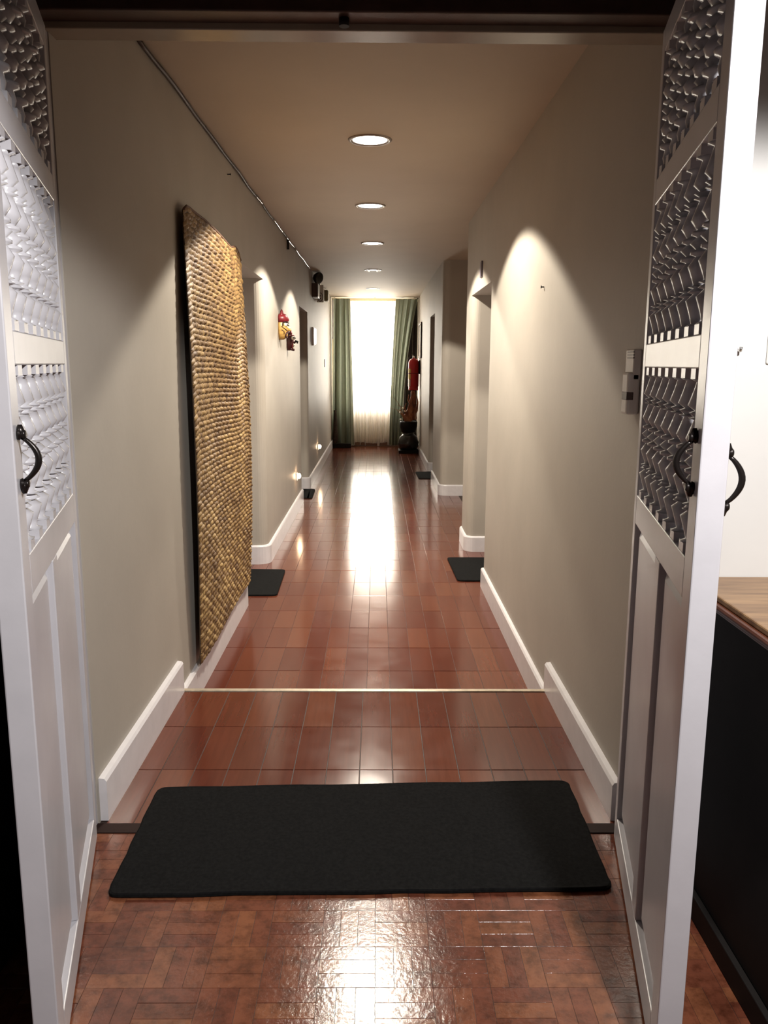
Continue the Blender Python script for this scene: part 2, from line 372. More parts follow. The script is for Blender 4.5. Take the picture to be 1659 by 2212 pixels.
# lower corridor floor
bm = newbm(); add_box(bm, -1.3, 1.2, YS - 0.01, YE + 0.02, ZL - 0.1, ZL - 0.0030); add_box(bm, 1.2, 2.62, 7.6, 10.3, ZL - 0.1, ZL - 0.0030)
fl = struct(obj('floor', bm, gout_m), 'lower corridor floor of red-brown glazed tiles beyond the step', 'floor')
def trot(a): return (random.gauss(0, a * 2.0), random.gauss(0, a), 0)
cells = []
for j in range(37):
    yc = 3.487 + (j + 0.5) * TL
    for i in range(-4, 16):
        xc = -0.907 + (i + 0.5) * TW
        inside = 0 <= i <= 13
        lnic = (5.40 < yc < 6.7) or (9.7 < yc < 10.85); rnic = (5.9 < yc < 7.2) or (7.5 < yc < 10.4) or (11.7 < yc < 12.7)
        if not inside and not ((i < 0 and lnic and xc > -1.25) or (i > 13 and rnic and xc < 1.19)): continue
        if yc > YE: continue
        cells.append((inside, ((xc, yc, ZL + random.gauss(0, 0.0002)), trot(0.0006))))
ins = [c[1] for c in cells if c[0]]; rest = [c[1] for c in cells if not c[0]]
for it in ins[:294]: piece('tile', tile_me, fl, *it)
more = ins[294:] + rest
for j in range(-1, 8):
    for i in range(12): more.append(((1.24 + i * TW, 7.51 + (j + 0.5) * TL, ZL), (0, 0, 0)))
join_pieces('far_tiles', tile_me, [m for m in more if not (m[0][0] > 1.2 and not 7.6 < m[0][1] < 10.3)], fl, tile_m)
# upper landing
fu = struct(boxo('floor', (-0.99, 0.90, YJ, YS - 0.012, -0.26, -0.0030), gout_m), 'upper landing floor of red-brown tiles between doors and step', 'floor')
for j in range(3):
    yc = 2.449 + (j + 0.5) * 0.3655
    for i in range(15):
        xc = -0.803 + (i - 1 + 0.5) * 0.1237
        if i == 0 or i > 13: continue
        o = piece('tile', tile_me, fu, (xc, yc, random.gauss(0, 0.0002)), trot(0.0006))
for j in range(3):
    o = piece('tile', tile_me, fu, (-0.848, 2.449 + (j + 0.5) * 0.3655, 0), (0, 0, 0)); o.scale = (0.72, 1, 1)
st = struct(boxo('trim_1', (XL + .002, XR - .002, YS - 0.022, YS + 0.004, -0.030, 0.0035), brass_m, bev=0.0015), 'thin pale metal strip on the edge of the step', 'trim')
rs = struct(boxo('trim_2', (XL + .002, XR - .002, YS - 0.012, YS + 0.0, -0.15, -0.031), tile_m), 'tiled riser of the single step', 'trim')
# parquet of the near room
fp = struct(boxo('floor', (-2.75, 2.75, -1.8, YJ, -0.12, -0.0012), gout_m), 'worn basket-weave parquet floor in front of the doors', 'floor')
SQ = 0.1415; strip_me = tile_mesh('parquet_strip', SQ / 3 - 0.0009, SQ - 0.0009, 0.008, 0.0003, parq_m)
near, far = [], []
for j in range(-7, 13):
    for i in range(-12, 13):
        xc = 0.0 + (i + 0.5) * SQ; yc = 1.030 + (j - 2) * SQ + SQ / 2 + 0.28 - SQ * 2
        if yc + SQ / 2 > YJ - 0.0: continue
        for k in (-1, 0, 1):
            if (i + j) % 2: it = ((xc + k * SQ / 3, yc, random.gauss(0, 0.00015)), (random.gauss(0, .0015), random.gauss(0, .002), 0))
            else: it = ((xc, yc + k * SQ / 3, random.gauss(0, 0.00015)), (random.gauss(0, .0015), random.gauss(0, .002), PI / 2))
            x, y = it[0][0], it[0][1]
            (near if (abs(x) < 0.44 * y + 0.02 and 1.50 < y and (y < 2.09 or abs(x + 0.03) > 0.70)) else far).append(it)
near.sort(key=lambda t: t[0][1])
for it in near[:298]: piece('parquet_strip', strip_me, fp, *it)
join_pieces('parquet_remainder', strip_me, far + near[298:], fp, parq_m)
struct(boxo('trim_3', (-0.93, 0.88, YJ - 0.055, YJ + 0.0, -0.01, 0.0035), plain('dark_threshold_wood', (0.02, 0.009, 0.007), 0.75, var=0.2, spec=0.15), bev=0.001), 'dark wooden threshold strip between parquet and tiles', 'trim')

# ------------------------------------------------------------------ door frame and transom
fr = thing('door_frame', 'dark brown wooden lintel and frame above the white double doors', 'door frame', (0, YJ, 0))
def fbox(name, b6, m, bev=0.0, parent=fr):
    return boxo(name, (b6[0], b6[1], b6[2] - YJ, b6[3] - YJ, b6[4], b6[5]), m, parent, bev)
fbox('lintel', (-0.955, 0.86, 2.345, 2.425, 2.418, 2.50), dwood_m, 0.004)
fbox('lintel_moulding', (-0.955, 0.86, 2.330, 2.37, 2.462, 2.482), dwood_m, 0.004)
fbox('stop_strip', (-0.93, 0.835, 2.425, 2.510, 2.402, 2.46), plain('old_varnished_strip', (0.30, 0.25, 0.19), 0.22), 0.003)
fbox('jamb', (-0.975, -0.918, 2.40, 2.50, 0, 2.50), white_m, 0.003); fbox('jamb', (0.815, 0.875, 2.40, 2.50, 0, 2.50), white_m, 0.003)
fbox('transom_rail', (-0.955, 0.86, 2.36, 2.42, 2.80, 2.87), dwood_m, 0.004)
bm = newbm(); add_box(bm, -0.028, 0.028, -0.028, 0.028, 0, 0.045); add_box(bm, -0.028, 0.028, -0.028, 0.028, 0.26, 0.30)
add_lathe(bm, [(0.012, 0.045), (0.024, 0.08), (0.013, 0.12), (0.026, 0.15), (0.013, 0.18), (0.024, 0.22), (0.012, 0.26)], 8)
tb_me = bpy.data.meshes.new('transom_spindle'); bmesh.ops.recalc_face_normals(bm, faces=bm.faces[:]); bm.to_mesh(tb_me); bm.free(); tb_me.materials.append(plain('brown_transom_wood', (0.14, 0.085, 0.06), 0.4, var=0.15))
for i in range(18): piece('transom_spindle', tb_me, fr, (-0.88 + i * 0.0985, -0.06, 2.50), (0, 0, 0))
bm = newbm(); add_lathe(bm, [(0.014, 2.398), (0.014, 2.418)], 12, Matrix.Translation((-0.093, 2.385 - YJ, 0))); obj('latch_knob', bm, black_m, fr)

# ------------------------------------------------------------------ double door leaves
def spindle_bm(h):
    # turned baluster of height h with square ends, symmetric about its centre
    bm = newbm(); e = 0.030; s = 0.024
    add_box(bm, -s, s, -s, s, 0, e - 0.010); add_box(bm, -s, s, -s, s, h - e + 0.010, h)
    half = [(0.021, e - 0.010), (0.010, e - 0.004), (0.0155, e + 0.012), (0.0225, e + 0.042), (0.0185, e + 0.058), (0.0125, e + 0.066)]
    q1 = h / 2 - 0.092
    half += [(0.0115, q1 - 0.008), (0.0205, q1 - 0.004), (0.0205, q1 + 0.006), (0.0115, q1 + 0.010), (0.018, q1 + 0.03), (0.0225, q1 + 0.047), (0.014, q1 + 0.064), (0.0115, h / 2 - 0.026), (0.0205, h / 2 - 0.022), (0.0205, h / 2 - 0.016), (0.012, h / 2 - 0.012), (0.022, h / 2)]
    half = [(min(0.030, max(0.0165, q * 1.34)), zz) for q, zz in half]
    half.sort(key=lambda t: t[1])
    prof = half + [(r, h - z) for r, z in reversed(half[:-1])]
    add_lathe(bm, prof, 10)
    for f in bm.faces:
        if len(f.verts) > 4: f.smooth = False
    bmesh.ops.recalc_face_normals(bm, faces=bm.faces[:])
    me = bpy.data.meshes.new('spindle'); bm.to_mesh(me); bm.free(); me.materials.append(white_m); return me
sp_low = spindle_bm(0.365); sp_mid = spindle_bm(0.37); sp_top = spindle_bm(0.32)
def make_leaf(name, label, hinge, u, side, handle_out):
    # local x runs from hinge to free edge, local y points to the outer face; side = +1/-1 handedness
    t = bpy.data.objects.new(name, None); C.objects.link(t); t.empty_display_size = 0.1
    struct(t, label, 'door')
    ux = Vector((u[0], u[1], 0)).normalized(); uy = Vector((side * ux.y * -1, side * ux.x, 0))
    # rotation only (no mirroring): y axis = z x ux
    t.location = (hinge[0], hinge[1], 0); t.rotation_euler = (0, 0, math.atan2(ux.y, ux.x))
    T = 0.05; s = side                       # outer face lies at y = s*T
    def B(name, x0, x1, z0, z1, y0=0.0, y1=T, m=white_m, bev=0.003, parent=t):
        a, b2 = s * y0, s * y1
        return boxo(name, (x0, x1, min(a, b2), max(a, b2), z0, z1), m, parent, bev)
    H = 2.385
    B('stile', -0.045, 0.004, 0.012, H); B('stile', 0.788, 0.865, 0.012, H)
    B('bottom_rail', 0.004, 0.788, 0.012, 0.10); B('lock_rail', 0.004, 0.788, 1.045, 1.13); B('rail', 0.004, 0.788, 1.495, 1.560)
    B('rail', 0.004, 0.788, 1.930, 1.998); B('top_rail', 0.004, 0.788, 2.318, H)
    B('muntin', 0.415, 0.485, 0.10, 1.045)
    for x0, x1 in ((0.004, 0.415), (0.485, 0.788)):
        B('panel', x0, x1, 0.10, 1.045, 0.018, 0.032, bev=0)
        # raised field with sloping margins
        for y0, y1 in ((0.018, 0.010), (0.032, 0.040)):
            bm = newbm(); m2 = 0.016; m3 = 0.034
            lo = [bm.verts.new((x, s * y0, z)) for x, z in ((x0 + m2, 0.10 + m2), (x1 - m2, 0.10 + m2), (x1 - m2, 1.045 - m2), (x0 + m2, 1.045 - m2))]
            hi = [bm.verts.new((x, s * y1, z)) for x, z in ((x0 + m3, 0.10 + m3), (x1 - m3, 0.10 + m3), (x1 - m3, 1.045 - m3), (x0 + m3, 1.045 - m3))]
            for k in range(4): bm.faces.new((lo[k], lo[(k + 1) % 4], hi[(k + 1) % 4], hi[k]))
            bm.faces.new(hi); obj('raised_field', bm, white_m, t)
    pitch = 0.784 / 7
    for me, z in ((sp_low, 1.13), (sp_mid, 1.56), (sp_top, 1.998)):
        for i in range(7): piece('spindle', me, t, (0.004 + (i + 0.5) * pitch, s * T / 2, z), (0, 0, 0))
    for z in (0.25, 1.25, 2.15):
        bm = newbm(); add_lathe(bm, [(0.008, z - 0.05), (0.008, z + 0.05)], 8, Matrix.Translation((-0.050, s * 0.052, 0))); obj('hinge', bm, chrome_m, t)
    def handle(yface, out, zt, zb, xs):
        bm = newbm(); K = 15; pts = []; rad = []
        for k in range(K):
            a = k / (K - 1); z = zt + (zb - zt) * a; b2 = math.sin(PI * a)
            pts.append((xs, yface + out * (0.008 + 0.027 * b2 ** 0.8), z)); rad.append(0.0038 + 0.0026 * b2)
        add_tube(bm, pts, rad, 8); h = obj('handle', bm, iron_m, t)
        for z in (zt, zb):
            sg = 1 if z == zt else -1
            bm = newbm(); add_lathe(bm, [(0.010, 0), (0.012, 0.004), (0.007, 0.008), (0.010, 0.012), (0.006, 0.016)], 10, Matrix.Translation((xs, yface, z + sg * 0.006)) @ Matrix.Rotation(-out * PI / 2, 4, 'X'))
            add_lathe(bm, [(0.007, -0.010), (0.0085, 0.0), (0.004, 0.012)], 8, Matrix.Translation((xs, yface + out * 0.006, z + sg * 0.012)) @ (Matrix.Rotation(0 if sg > 0 else PI, 4, 'X')))
            obj('handle_mount', bm, iron_m, h)
    handle(0.0, -s, 1.362, 1.280, 0.826)
    if handle_out: handle(s * T, s, 1.335, 1.245, 0.826)
    return t
make_leaf('door_1', 'open left leaf of the white double doors, brightly lit, with turned spindles', (-0.878, 2.316), (0.215, -0.838), -1, True)
make_leaf('door_2', 'open right leaf of the white double doors, inner face in shade, with turned spindles', (0.758, 2.32), (-0.165, -0.849), 1, True)

# ------------------------------------------------------------------ mats
def mat_obj(name, label, pts, z, h=0.012, rc=0.03, group=None, wav=0.0):
    # rounded corner polygon
    n_ = len(pts); poly = []
    for i in range(n_):
        p = Vector(pts[i]); a = (Vector(pts[i - 1]) - p); b2 = (Vector(pts[(i + 1) % n_]) - p)
        a.normalize(); b2.normalize()
        for k in range(5):
            t = k / 4; q = (p + a * rc) * (1 - t) ** 2 + p * 2 * t * (1 - t) + (p + b2 * rc) * t * t
            poly.append((q.x, q.y))
        L = (Vector(pts[(i + 1) % n_]) - p).length
        for k in range(1, 12):
            t = k / 12; q = p.lerp(Vector(pts[(i + 1) % n_]), t); nrm = Vector((b2.y, -b2.x)); q += nrm * random.uniform(-wav, wav)
            poly.append((q.x, q.y))
    c = sum((Vector(p) for p in poly), Vector((0, 0))) / len(poly)
    bm = newbm(); rings = []
    for sc, zz in ((1.0, 0.0005), (1.0, h * 0.7), (0.992, h), (0.96, h * 0.9)):
        rings.append([bm.verts.new((c.x + (x - c.x) * sc, c.y + (y - c.y) * sc, z + zz)) for x, y in poly])
    for a, b2 in zip(rings, rings[1:]):
        for k in range(len(poly)): bm.faces.new((a[k], a[(k + 1) % len(poly)], b2[(k + 1) % len(poly)], b2[k]))
    bm.faces.new(list(reversed(rings[0]))); bm.faces.new(rings[-1])
    o = obj(name, bm, rubber_m); return tag(o, label, 'mat', group)
mat_obj('floor_mat', 'large black mat lying across the doorway between the two door leaves', [(-0.765, 2.069), (0.690, 2.100), (0.700, 2.712), (-0.775, 2.662)], 0.0035, 0.012, 0.03, wav=0.003)
mat_obj('door_mat', 'black doormat below the woven wall mat, at the first left doorway', [(-1.20, 5.655), (-0.722, 5.665), (-0.742, 6.40), (-1.20, 6.42)], ZL + 0.001, rc=0.04)
mat_obj('door_mat', 'black doormat at the first doorway on the right', [(0.63, 6.08), (1.10, 6.08), (1.10, 6.84), (0.612, 6.84)], ZL + 0.001, rc=0.04)
mat_obj('door_mat', 'small black doormat below the nearer night light on the left', [(-1.22, 10.00), (-0.81, 9.98), (-0.825, 10.72), (-1.22, 10.72)], ZL + 0.001, rc=0.06)
mat_obj('door_mat', 'small black doormat at the far doorway on the right', [(0.62, 11.80), (1.10, 11.80), (1.10, 12.54), (0.602, 12.54)], ZL + 0.001, rc=0.04)

# ------------------------------------------------------------------ woven wall hanging
wm = thing('woven_mat', 'large woven straw mat hanging on the left wall', 'wall hanging', (XL, 3.84, 0))
WY, Z0w, Z1w = 1.56, 0.020, 2.200
def top_z(a):   # a 0..1 along the mat
    pts = [(0, 2.185), (0.05, 2.215), (0.12, 2.212), (0.3, 2.212), (0.48, 2.198), (0.62, 2.184), (0.75, 2.178), (0.86, 2.208), (0.94, 2.196), (1.0, 2.150)]
    for (a0, z0), (a1, z1) in zip(pts, pts[1:]):
        if a <= a1: return z0 + (z1 - z0) * (a - a0) / (a1 - a0)
    return pts[-1][1]
def mat_pt(a, v, off=0.0):
    # a along the wall, v up
    zt = top_z(a); z = Z0w + (zt - Z0w) * v
    edge = 0.014 * math.sin(PI * v * 1.0) + 0.010 * math.sin(v * 9.0)
    y = a * WY + (a - 0.5) * 2 * 0.0 + edge * (a) - 0.025 * (1 - a) * math.sin(PI * v * 1.1) 
    p = 0.040 + 0.016 * math.sin(PI * min(1, v * 1.05)) + 0.010 * math.sin(a * 7 + v * 4) * 0.6 + 0.012 * math.sin(PI * v) * a
    if v < 0.05: p += 0.0
    return Vector((p + off, y, z))
bm = newbm(); NA, NV = 16, 40; gv = [[bm.verts.new(mat_pt(i / NA, j / NV, -0.004)) for j in range(NV + 1)] for i in range(NA + 1)]
for i in range(NA):
    for j in range(NV): bm.faces.new((gv[i][j], gv[i][j + 1], gv[i + 1][j + 1], gv[i + 1][j]))
bo = obj('backing', bm, straw_dark, wm); md = bo.modifiers.new('s', 'SOLIDIFY'); md.thickness = 0.006; md.offset = 0
vs, fs = [], []
CA, CV = 34, 84
for i in range(CA):
    for j in range(CV):
        over = (i + j) % 2
        ja, jv = random.uniform(-0.10, 0.10), random.uniform(-0.12, 0.12)
        if over: ha, hv, hh = 0.68, 0.43, 0.0100      # horizontal strand passing over
        else: ha, hv, hh = 0.38, 0.60, 0.0065         # vertical strand showing between
        ca, cv = (i + 0.5 + ja * 0.5), (j + 0.5 + jv * 0.5); tilt = random.uniform(-0.05, 0.05); hh *= random.uniform(0.7, 1.35)
        o = len(vs); G = 4
        for p_ in range(G + 1):
            for q in range(G + 1):
                x = (p_ / G * 2 - 1); y = (q / G * 2 - 1)
                prof = (1 - x * x) ** 0.5 * (1 - abs(y) ** 3) if over else (1 - y * y) ** 0.5 * (1 - abs(x) ** 3)
                a = (ca + x * ha) / CA; v = (cv + y * hv + tilt * x) / CV
                vs.append(tuple(mat_pt(min(1.004, max(-0.004, a)), min(1.0, max(0, v)), hh * prof - 0.001)))
        for p_ in range(G):
            for q in range(G): fs.append((o + p_ * (G + 1) + q, o + p_ * (G + 1) + q + 1, o + (p_ + 1) * (G + 1) + q + 1, o + (p_ + 1) * (G + 1) + q))
me = bpy.data.meshes.new('woven_strands'); me.from_pydata(vs, [], fs); me.materials.append(straw_m)
for p_ in me.polygons: p_.use_smooth = True
o = bpy.data.objects.new('woven_strands', me); C.objects.link(o); o.parent = wm; o['kind'] = 'stuff'
bm = newbm()
for k in range(230):    # frayed ends along the edges
    e = random.random()
    if e < 0.35: a, v, d = 1.0, random.random(), Vector((random.uniform(-.006, .004), random.uniform(.006, .018), random.uniform(-.008, .008)))
    elif e < 0.65: a, v, d = 0.0, random.random(), Vector((random.uniform(-.004, .004), -random.uniform(.006, .016), random.uniform(-.01, .01)))
    else: a, v, d = random.random(), 1.0, Vector((random.uniform(-.004, .004), random.uniform(-.006, .006), random.uniform(.003, .010)))
    p = mat_pt(a, v, 0.002); add_tube(bm, [p - d * 0.5, p + d], [0.0016, 0.0005], 4)
obj('frayed_edge', bm, straw_m, wm)['kind'] = 'stuff'
bm = newbm(); add_tube(bm, [mat_pt(k / 24, 1.0, 0.001) + Vector((0, 0, 0.002)) for k in range(25)], 0.006, 6); obj('top_braid', bm, plain('dark_braid', (0.10, 0.045, 0.025), 0.7, var=0.3, scale=60, bmp=0.5), wm)

# ------------------------------------------------------------------ ceiling lamps
ringprof = [(0.096, 0.0), (0.099, -0.006), (0.112, -0.008), (0.121, -0.004), (0.123, 0.0)]
lab = ['nearest and largest round ceiling lamp, shining white', 'second round ceiling lamp from the doors, shining white', 'third round ceiling lamp from the doors, shining',
       'fourth round ceiling lamp from the doors, almost dark with two faint bulbs', 'farthest round ceiling lamp, unlit, close to the curtains']
for i, (x, y) in enumerate(LAMPS):
    z = ceil_z(y); t = thing('ceiling_lamp', lab[i], 'lamp', (x, y, z), 0, 'round recessed ceiling lamps')
    bm = newbm(); add_lathe(bm, ringprof, 32, capb=False, capt=False); obj('trim_ring', bm, steel_m, t)
    bm = newbm(); add_lathe(bm, [(0.001, -0.0035), (0.06, -0.0035), (0.097, -0.002)], 32, capb=True, capt=False)
    obj('diffuser' if i < 3 else 'reflector', bm, lamp_m if i < 3 else ref_m, t)
    if i == 3:
        for s in (-1, 1):
            bm = newbm(); add_lathe(bm, [(0.006, -0.035), (0.011, -0.03), (0.011, 0.03), (0.006, 0.035)], 10, Matrix.Translation((s * 0.055, 0, -0.014)), axis='y'); obj('bulb', bm, dimlamp_m, t)
    if LAMP_W[i]:
        l = light('ceiling_lamp_light', 'SPOT', (x, y, z - 0.012), LAMP_W[i], (1.0, 0.90, 0.76), spot_size=math.radians(124), spot_blend=0.10, shadow_soft_size=0.05)

# ------------------------------------------------------------------ night lights on the left wall
for (y, z, lb) in ((9.06, 0.255, 'nearer glowing round night light low on the left wall'), (12.42, 0.250, 'farther glowing round night light low on the left wall')):
    t = thing('night_light', lb, 'night light', (XL, y, z), 0, 'plug-in night lights')
    bm = newbm(); add_box(bm, 0, 0.018, -0.035, 0.035, -0.05, 0.035, 0.004); obj('socket_plate', bm, wplast_m, t)
    bm = newbm(); add_lathe(bm, [(0.010, 0.018), (0.026, 0.024), (0.031, 0.036), (0.024, 0.050), (0.006, 0.056)], 14, axis='x'); obj('bulb', bm, night_m, t)

# ------------------------------------------------------------------ carved masks
def relief(name, parent, a, b, D, zc, feats, m, ymid=0, prof=None, NU=18, NV=26, zlim=None):
    bm = newbm(); rows = []
    for j in range(NV + 1):
        ph = -PI / 2 + PI * j / NV; zz = b * math.sin(ph); wd = a * math.cos(ph) ** 0.7 if abs(math.cos(ph)) > 1e-6 else 0.0001
        row = []
        for i in range(NU + 1):
            th = PI * i / NU; y = -wd * math.cos(th); h = D * math.sin(th) ** 0.8 * max(0, math.cos(ph)) ** 0.45
            for (fy, fz, sy, sz, amp) in feats:
                e = math.exp(-((y - fy) / sy) ** 2 - ((zz - fz) / sz) ** 2); h += amp * e * min(1, 4 * math.sin(th))
            row.append(bm.verts.new((max(0.001, h), y, zz + zc)))
        rows.append(row)
    for r1, r2 in zip(rows, rows[1:]):
        for i in range(NU):
            f = bm.faces.new((r1[i], r1[i + 1], r2[i + 1], r2[i])); f.smooth = True
    bmesh.ops.remove_doubles(bm, verts=bm.verts[:], dist=0.0002)
    bo = [e for e in bm.edges if e.is_boundary]
    if bo:
        try: bmesh.ops.holes_fill(bm, edges=bo)
        except Exception: pass
    return obj(name, bm, m, parent)
def ball(name, parent, c, r, m, sc=(1, 1, 1), seg=12):
    bm = newbm(); bmesh.ops.create_uvsphere(bm, u_segments=seg, v_segments=8, radius=1.0, matrix=Matrix.Translation(c) @ Matrix.Diagonal((r * sc[0], r * sc[1], r * sc[2], 1)))
    for f in bm.faces: f.smooth = True
    return obj(name, bm, m, parent)
def arc(name, parent, pts, r, m):
    bm = newbm(); add_tube(bm, pts, r, 6); return obj(name, bm, m, parent)
def surf(a, b, D, zc):
    def f(y, z, off=0.0):
        sp = max(-0.98, min(0.98, (z - zc) / b)); cp = math.sqrt(1 - sp * sp); wd = a * cp ** 0.7
        c = max(-0.97, min(0.97, y / wd)); h = D * math.sqrt(1 - c * c) ** 0.8 * cp ** 0.45
        nx, ny = math.sqrt(1 - c * c) + 0.15, c
        L = math.hypot(nx, ny); return (h + off * nx / L, y + off * ny / L, z)
    return f
# mask 1: ochre face with red crown
mk = thing('carved_mask', 'carved ochre mask with a red crown and open mouth on the left wall', 'mask', (XL, 7.72, 1.84))
f1 = surf(0.085, 0.100, 0.078, -0.020)
relief('face', mk, 0.085, 0.100, 0.078, -0.020, [(0, -0.002, 0.018, 0.020, 0.034), (0, -0.062, 0.03, 0.018, 0.008)], gold_m)
relief('crown', mk, 0.088, 0.050, 0.086, 0.068, [(0, -0.01, 0.05, 0.02, 0.008)], maroon_m)
for yy, hh in ((-0.045, 0.135), (-0.012, 0.158), (0.03, 0.142)):
    bm = newbm(); add_lathe(bm, [(0.026, 0.05), (0.020, 0.10), (0.012, hh - 0.015), (0.002, hh)], 8, Matrix.Translation((0.026, yy, 0))); obj('crown_peak', bm, maroon_m, mk)
for s in (-1, 1):
    e = ball('eye', mk, f1(s * 0.046, 0.016, -0.004), 0.022, cream_m, (0.9, 0.9, 0.8)); ball('pupil', e, f1(s * 0.040, 0.014, 0.012), 0.0105, black_m, (0.8, 0.8, 1.0))
    arc('brow', mk, [f1(s * 0.074, 0.006, 0.006), f1(s * 0.066, 0.034, 0.008), f1(s * 0.040, 0.044, 0.010), f1(s * 0.014, 0.034, 0.016)], 0.006, black_m)
    arc('cheek_line', mk, [f1(s * 0.080, 0.000, 0.002), f1(s * 0.066, -0.018, 0.003), f1(s * 0.045, -0.030, 0.003), f1(s * 0.022, -0.036, 0.004)], 0.0035, blood_m)
    arc('cheek_line', mk, [f1(s * 0.080, -0.030, 0.002), f1(s * 0.066, -0.045, 0.003), f1(s * 0.060, -0.070, 0.003)], 0.0035, blood_m)
    ball('nostril', mk, (0.098, s * 0.014, -0.030), 0.011, gold_m)
arc('lips', mk, [f1(0.044 * math.cos(t), -0.072 + 0.028 * math.sin(t), 0.006) for t in [k * 2 * PI / 18 for k in range(19)]], 0.0075, blood_m)
ball('mouth', mk, (0.046, 0, -0.072), 0.034, cream_m, (0.8, 1.1, 0.7))
ball('mouth_hollow', mk, (0.058, 0, -0.070), 0.022, black_m, (0.9, 1.1, 0.5))
# mask 2: dark red
mk = thing('carved_mask', 'smaller dark red-brown carved mask with bulging eyes, beyond the ochre mask', 'mask', (XL, 8.40, 1.735))
f2 = surf(0.075, 0.092, 0.058, -0.010)
relief('face', mk, 0.075, 0.092, 0.058, -0.010, [(0, -0.012, 0.018, 0.016, 0.030), (0, -0.06, 0.02, 0.014, 0.014), (0, 0.05, 0.04, 0.02, 0.01)], blood_m)
for s in (-1, 1):
    e = ball('eye', mk, f2(s * 0.034, 0.022, 0.008), 0.019, cream_m); ball('pupil', e, f2(s * 0.036, 0.024, 0.025), 0.010, black_m)
    bm = newbm(); add_lathe(bm, [(0.014, 0), (0.012, 0.02), (0.001, 0.055)], 8, Matrix.Translation((0.035, s * 0.030, 0.055)) @ Matrix.Rotation(s * -0.3, 4, 'X')); obj('horn', bm, maroon_m, mk)
    arc('brow', mk, [f2(s * 0.06, 0.040, 0.006), f2(s * 0.035, 0.052, 0.014), f2(s * 0.010, 0.044, 0.016)], 0.006, maroon_m)
for yy, zz in ((-0.022, -0.042), (-0.008, -0.046), (0.008, -0.046), (0.022, -0.042), (-0.014, -0.070), (0.012, -0.070)):
    bm = newbm(); add_lathe(bm, [(0.007, -0.013), (0.006, 0.0), (0.001, 0.012)], 6, Matrix.Translation(f2(yy, zz, 0.012))); obj('tooth', bm, cream_m, mk)
arc('nose_tip', mk, [(0.078, 0, -0.004), (0.104, 0, -0.014), (0.098, 0, -0.030)], [0.008, 0.013, 0.008], black_m)
arc('lips', mk, [f2(0.032 * math.cos(t), -0.058 + 0.026 * math.sin(t), 0.006) for t in [k * 2 * PI / 14 for k in range(15)]], 0.006, maroon_m)
arc('beard', mk, [(0.03, -0.03, -0.085), (0.062, 0, -0.094), (0.03, 0.03, -0.085)], 0.013, blood_m)

# ------------------------------------------------------------------ fittings on the walls
t = thing('wall_fitting', 'small white upright oval fitting, glow added for its sheen, on the left wall beyond the second doorway', 'wall fitting', (XL, 11.60, 1.88))
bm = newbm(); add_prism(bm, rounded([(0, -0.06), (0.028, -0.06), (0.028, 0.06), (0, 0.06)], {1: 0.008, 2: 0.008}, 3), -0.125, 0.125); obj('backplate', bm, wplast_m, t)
bm = newbm(); add_lathe(bm, [(0.054, 0.029), (0.058, 0.045), (0.050, 0.058)], 16, Matrix.Diagonal((1, 1, 2.0, 1)), axis='x'); obj('pale_face', bm, emit('oval_face_sheen_glow', (1.0, 0.97, 0.95), 1.3), t)  # emission added to stand in for window sheen on the face
t = thing('emergency_light', 'dark brown emergency light box with two round lamp heads under the ceiling, left wall', 'emergency light', (XL, 11.8, 2.42))
boxo('housing', (0, 0.085, -0.17, 0.17, 0, 0.19), bplast_m, t, 0.006)
for s in (-1, 1):
    bm = newbm(); add_lathe(bm, [(0.012, 0.19), (0.012, 0.225)], 10, Matrix.Translation((0.05, s * 0.10, 0))); bk = obj('bracket', bm, black_m, t)
    Mh = Matrix.Translation((0.075, s * 0.10, 0.265)) @ Matrix.Rotation(0.35 * s - 0.35, 4, 'Z') @ Matrix.Rotation(0.25, 4, 'Y')
    bm = newbm(); add_lathe(bm, [(0.024, -0.055), (0.055, -0.035), (0.076, 0.0), (0.080, 0.034), (0.073, 0.040)], 16, Mh, axis='x'); hd = obj('lamp_head', bm, black_m, t)
    bm = newbm(); add_lathe(bm, [(0.001, 0.024), (0.045, 0.032), (0.072, 0.040)], 16, Mh, axis='x'); obj('lens', bm, chrome_m, hd)
t = thing('exit_sign', 'small white hanging sign with a black oval mark beside the emergency light', 'sign', (XL, 12.35, 2.40))
boxo('panel', (0.012, 0.115, -0.006, 0.006, 0.0, 0.25), wplast_m, t, 0.002); boxo('bracket', (0, 0.014, -0.02, 0.02, 0.03, 0.20), wplast_m, t, 0.002)
arc('oval_mark', t, [(0.066 + 0.038 * math.cos(a), -0.0075, 0.075 + 0.060 * math.sin(a)) for a in [k * 2 * PI / 18 for k in range(19)]], 0.004, black_m)
for zz in (0.055, 0.095): ball('dot_mark', t, (0.062, -0.0075, zz), 0.013, black_m, (1, 0.3, 1))
boxo_t = thing('junction_box', 'small olive-brown box on the left wall near the ceiling by the curtain', 'box', (XL, 14.45, 2.57))
boxo('body', (0, 0.055, -0.08, 0.08, 0, 0.185), olive_m, boxo_t, 0.004); boxo('lid', (0.055, 0.062, -0.07, 0.07, 0.01, 0.175), olive_m, boxo_t, 0.002)
tag(boxo('light_switch', (XL, XL + 0.012, 14.2, 14.32, 1.45, 1.58), wplast_m, bev=0.003), 'white light switch plate on the left wall close to the curtain', 'switch')
# cable duct on end wall
t = thing('cable_duct', 'white cable duct down the left corner of the end wall', 'duct', (-0.895, YE, 2.0))
boxo('upright_duct', (-0.018, 0.018, -0.03, 0, 0.0, 0.78), white_m, t, 0.003); boxo('lower_stub', (-0.018, 0.018, -0.20, -0.03, 0.0, 0.03), white_m, t, 0.003)
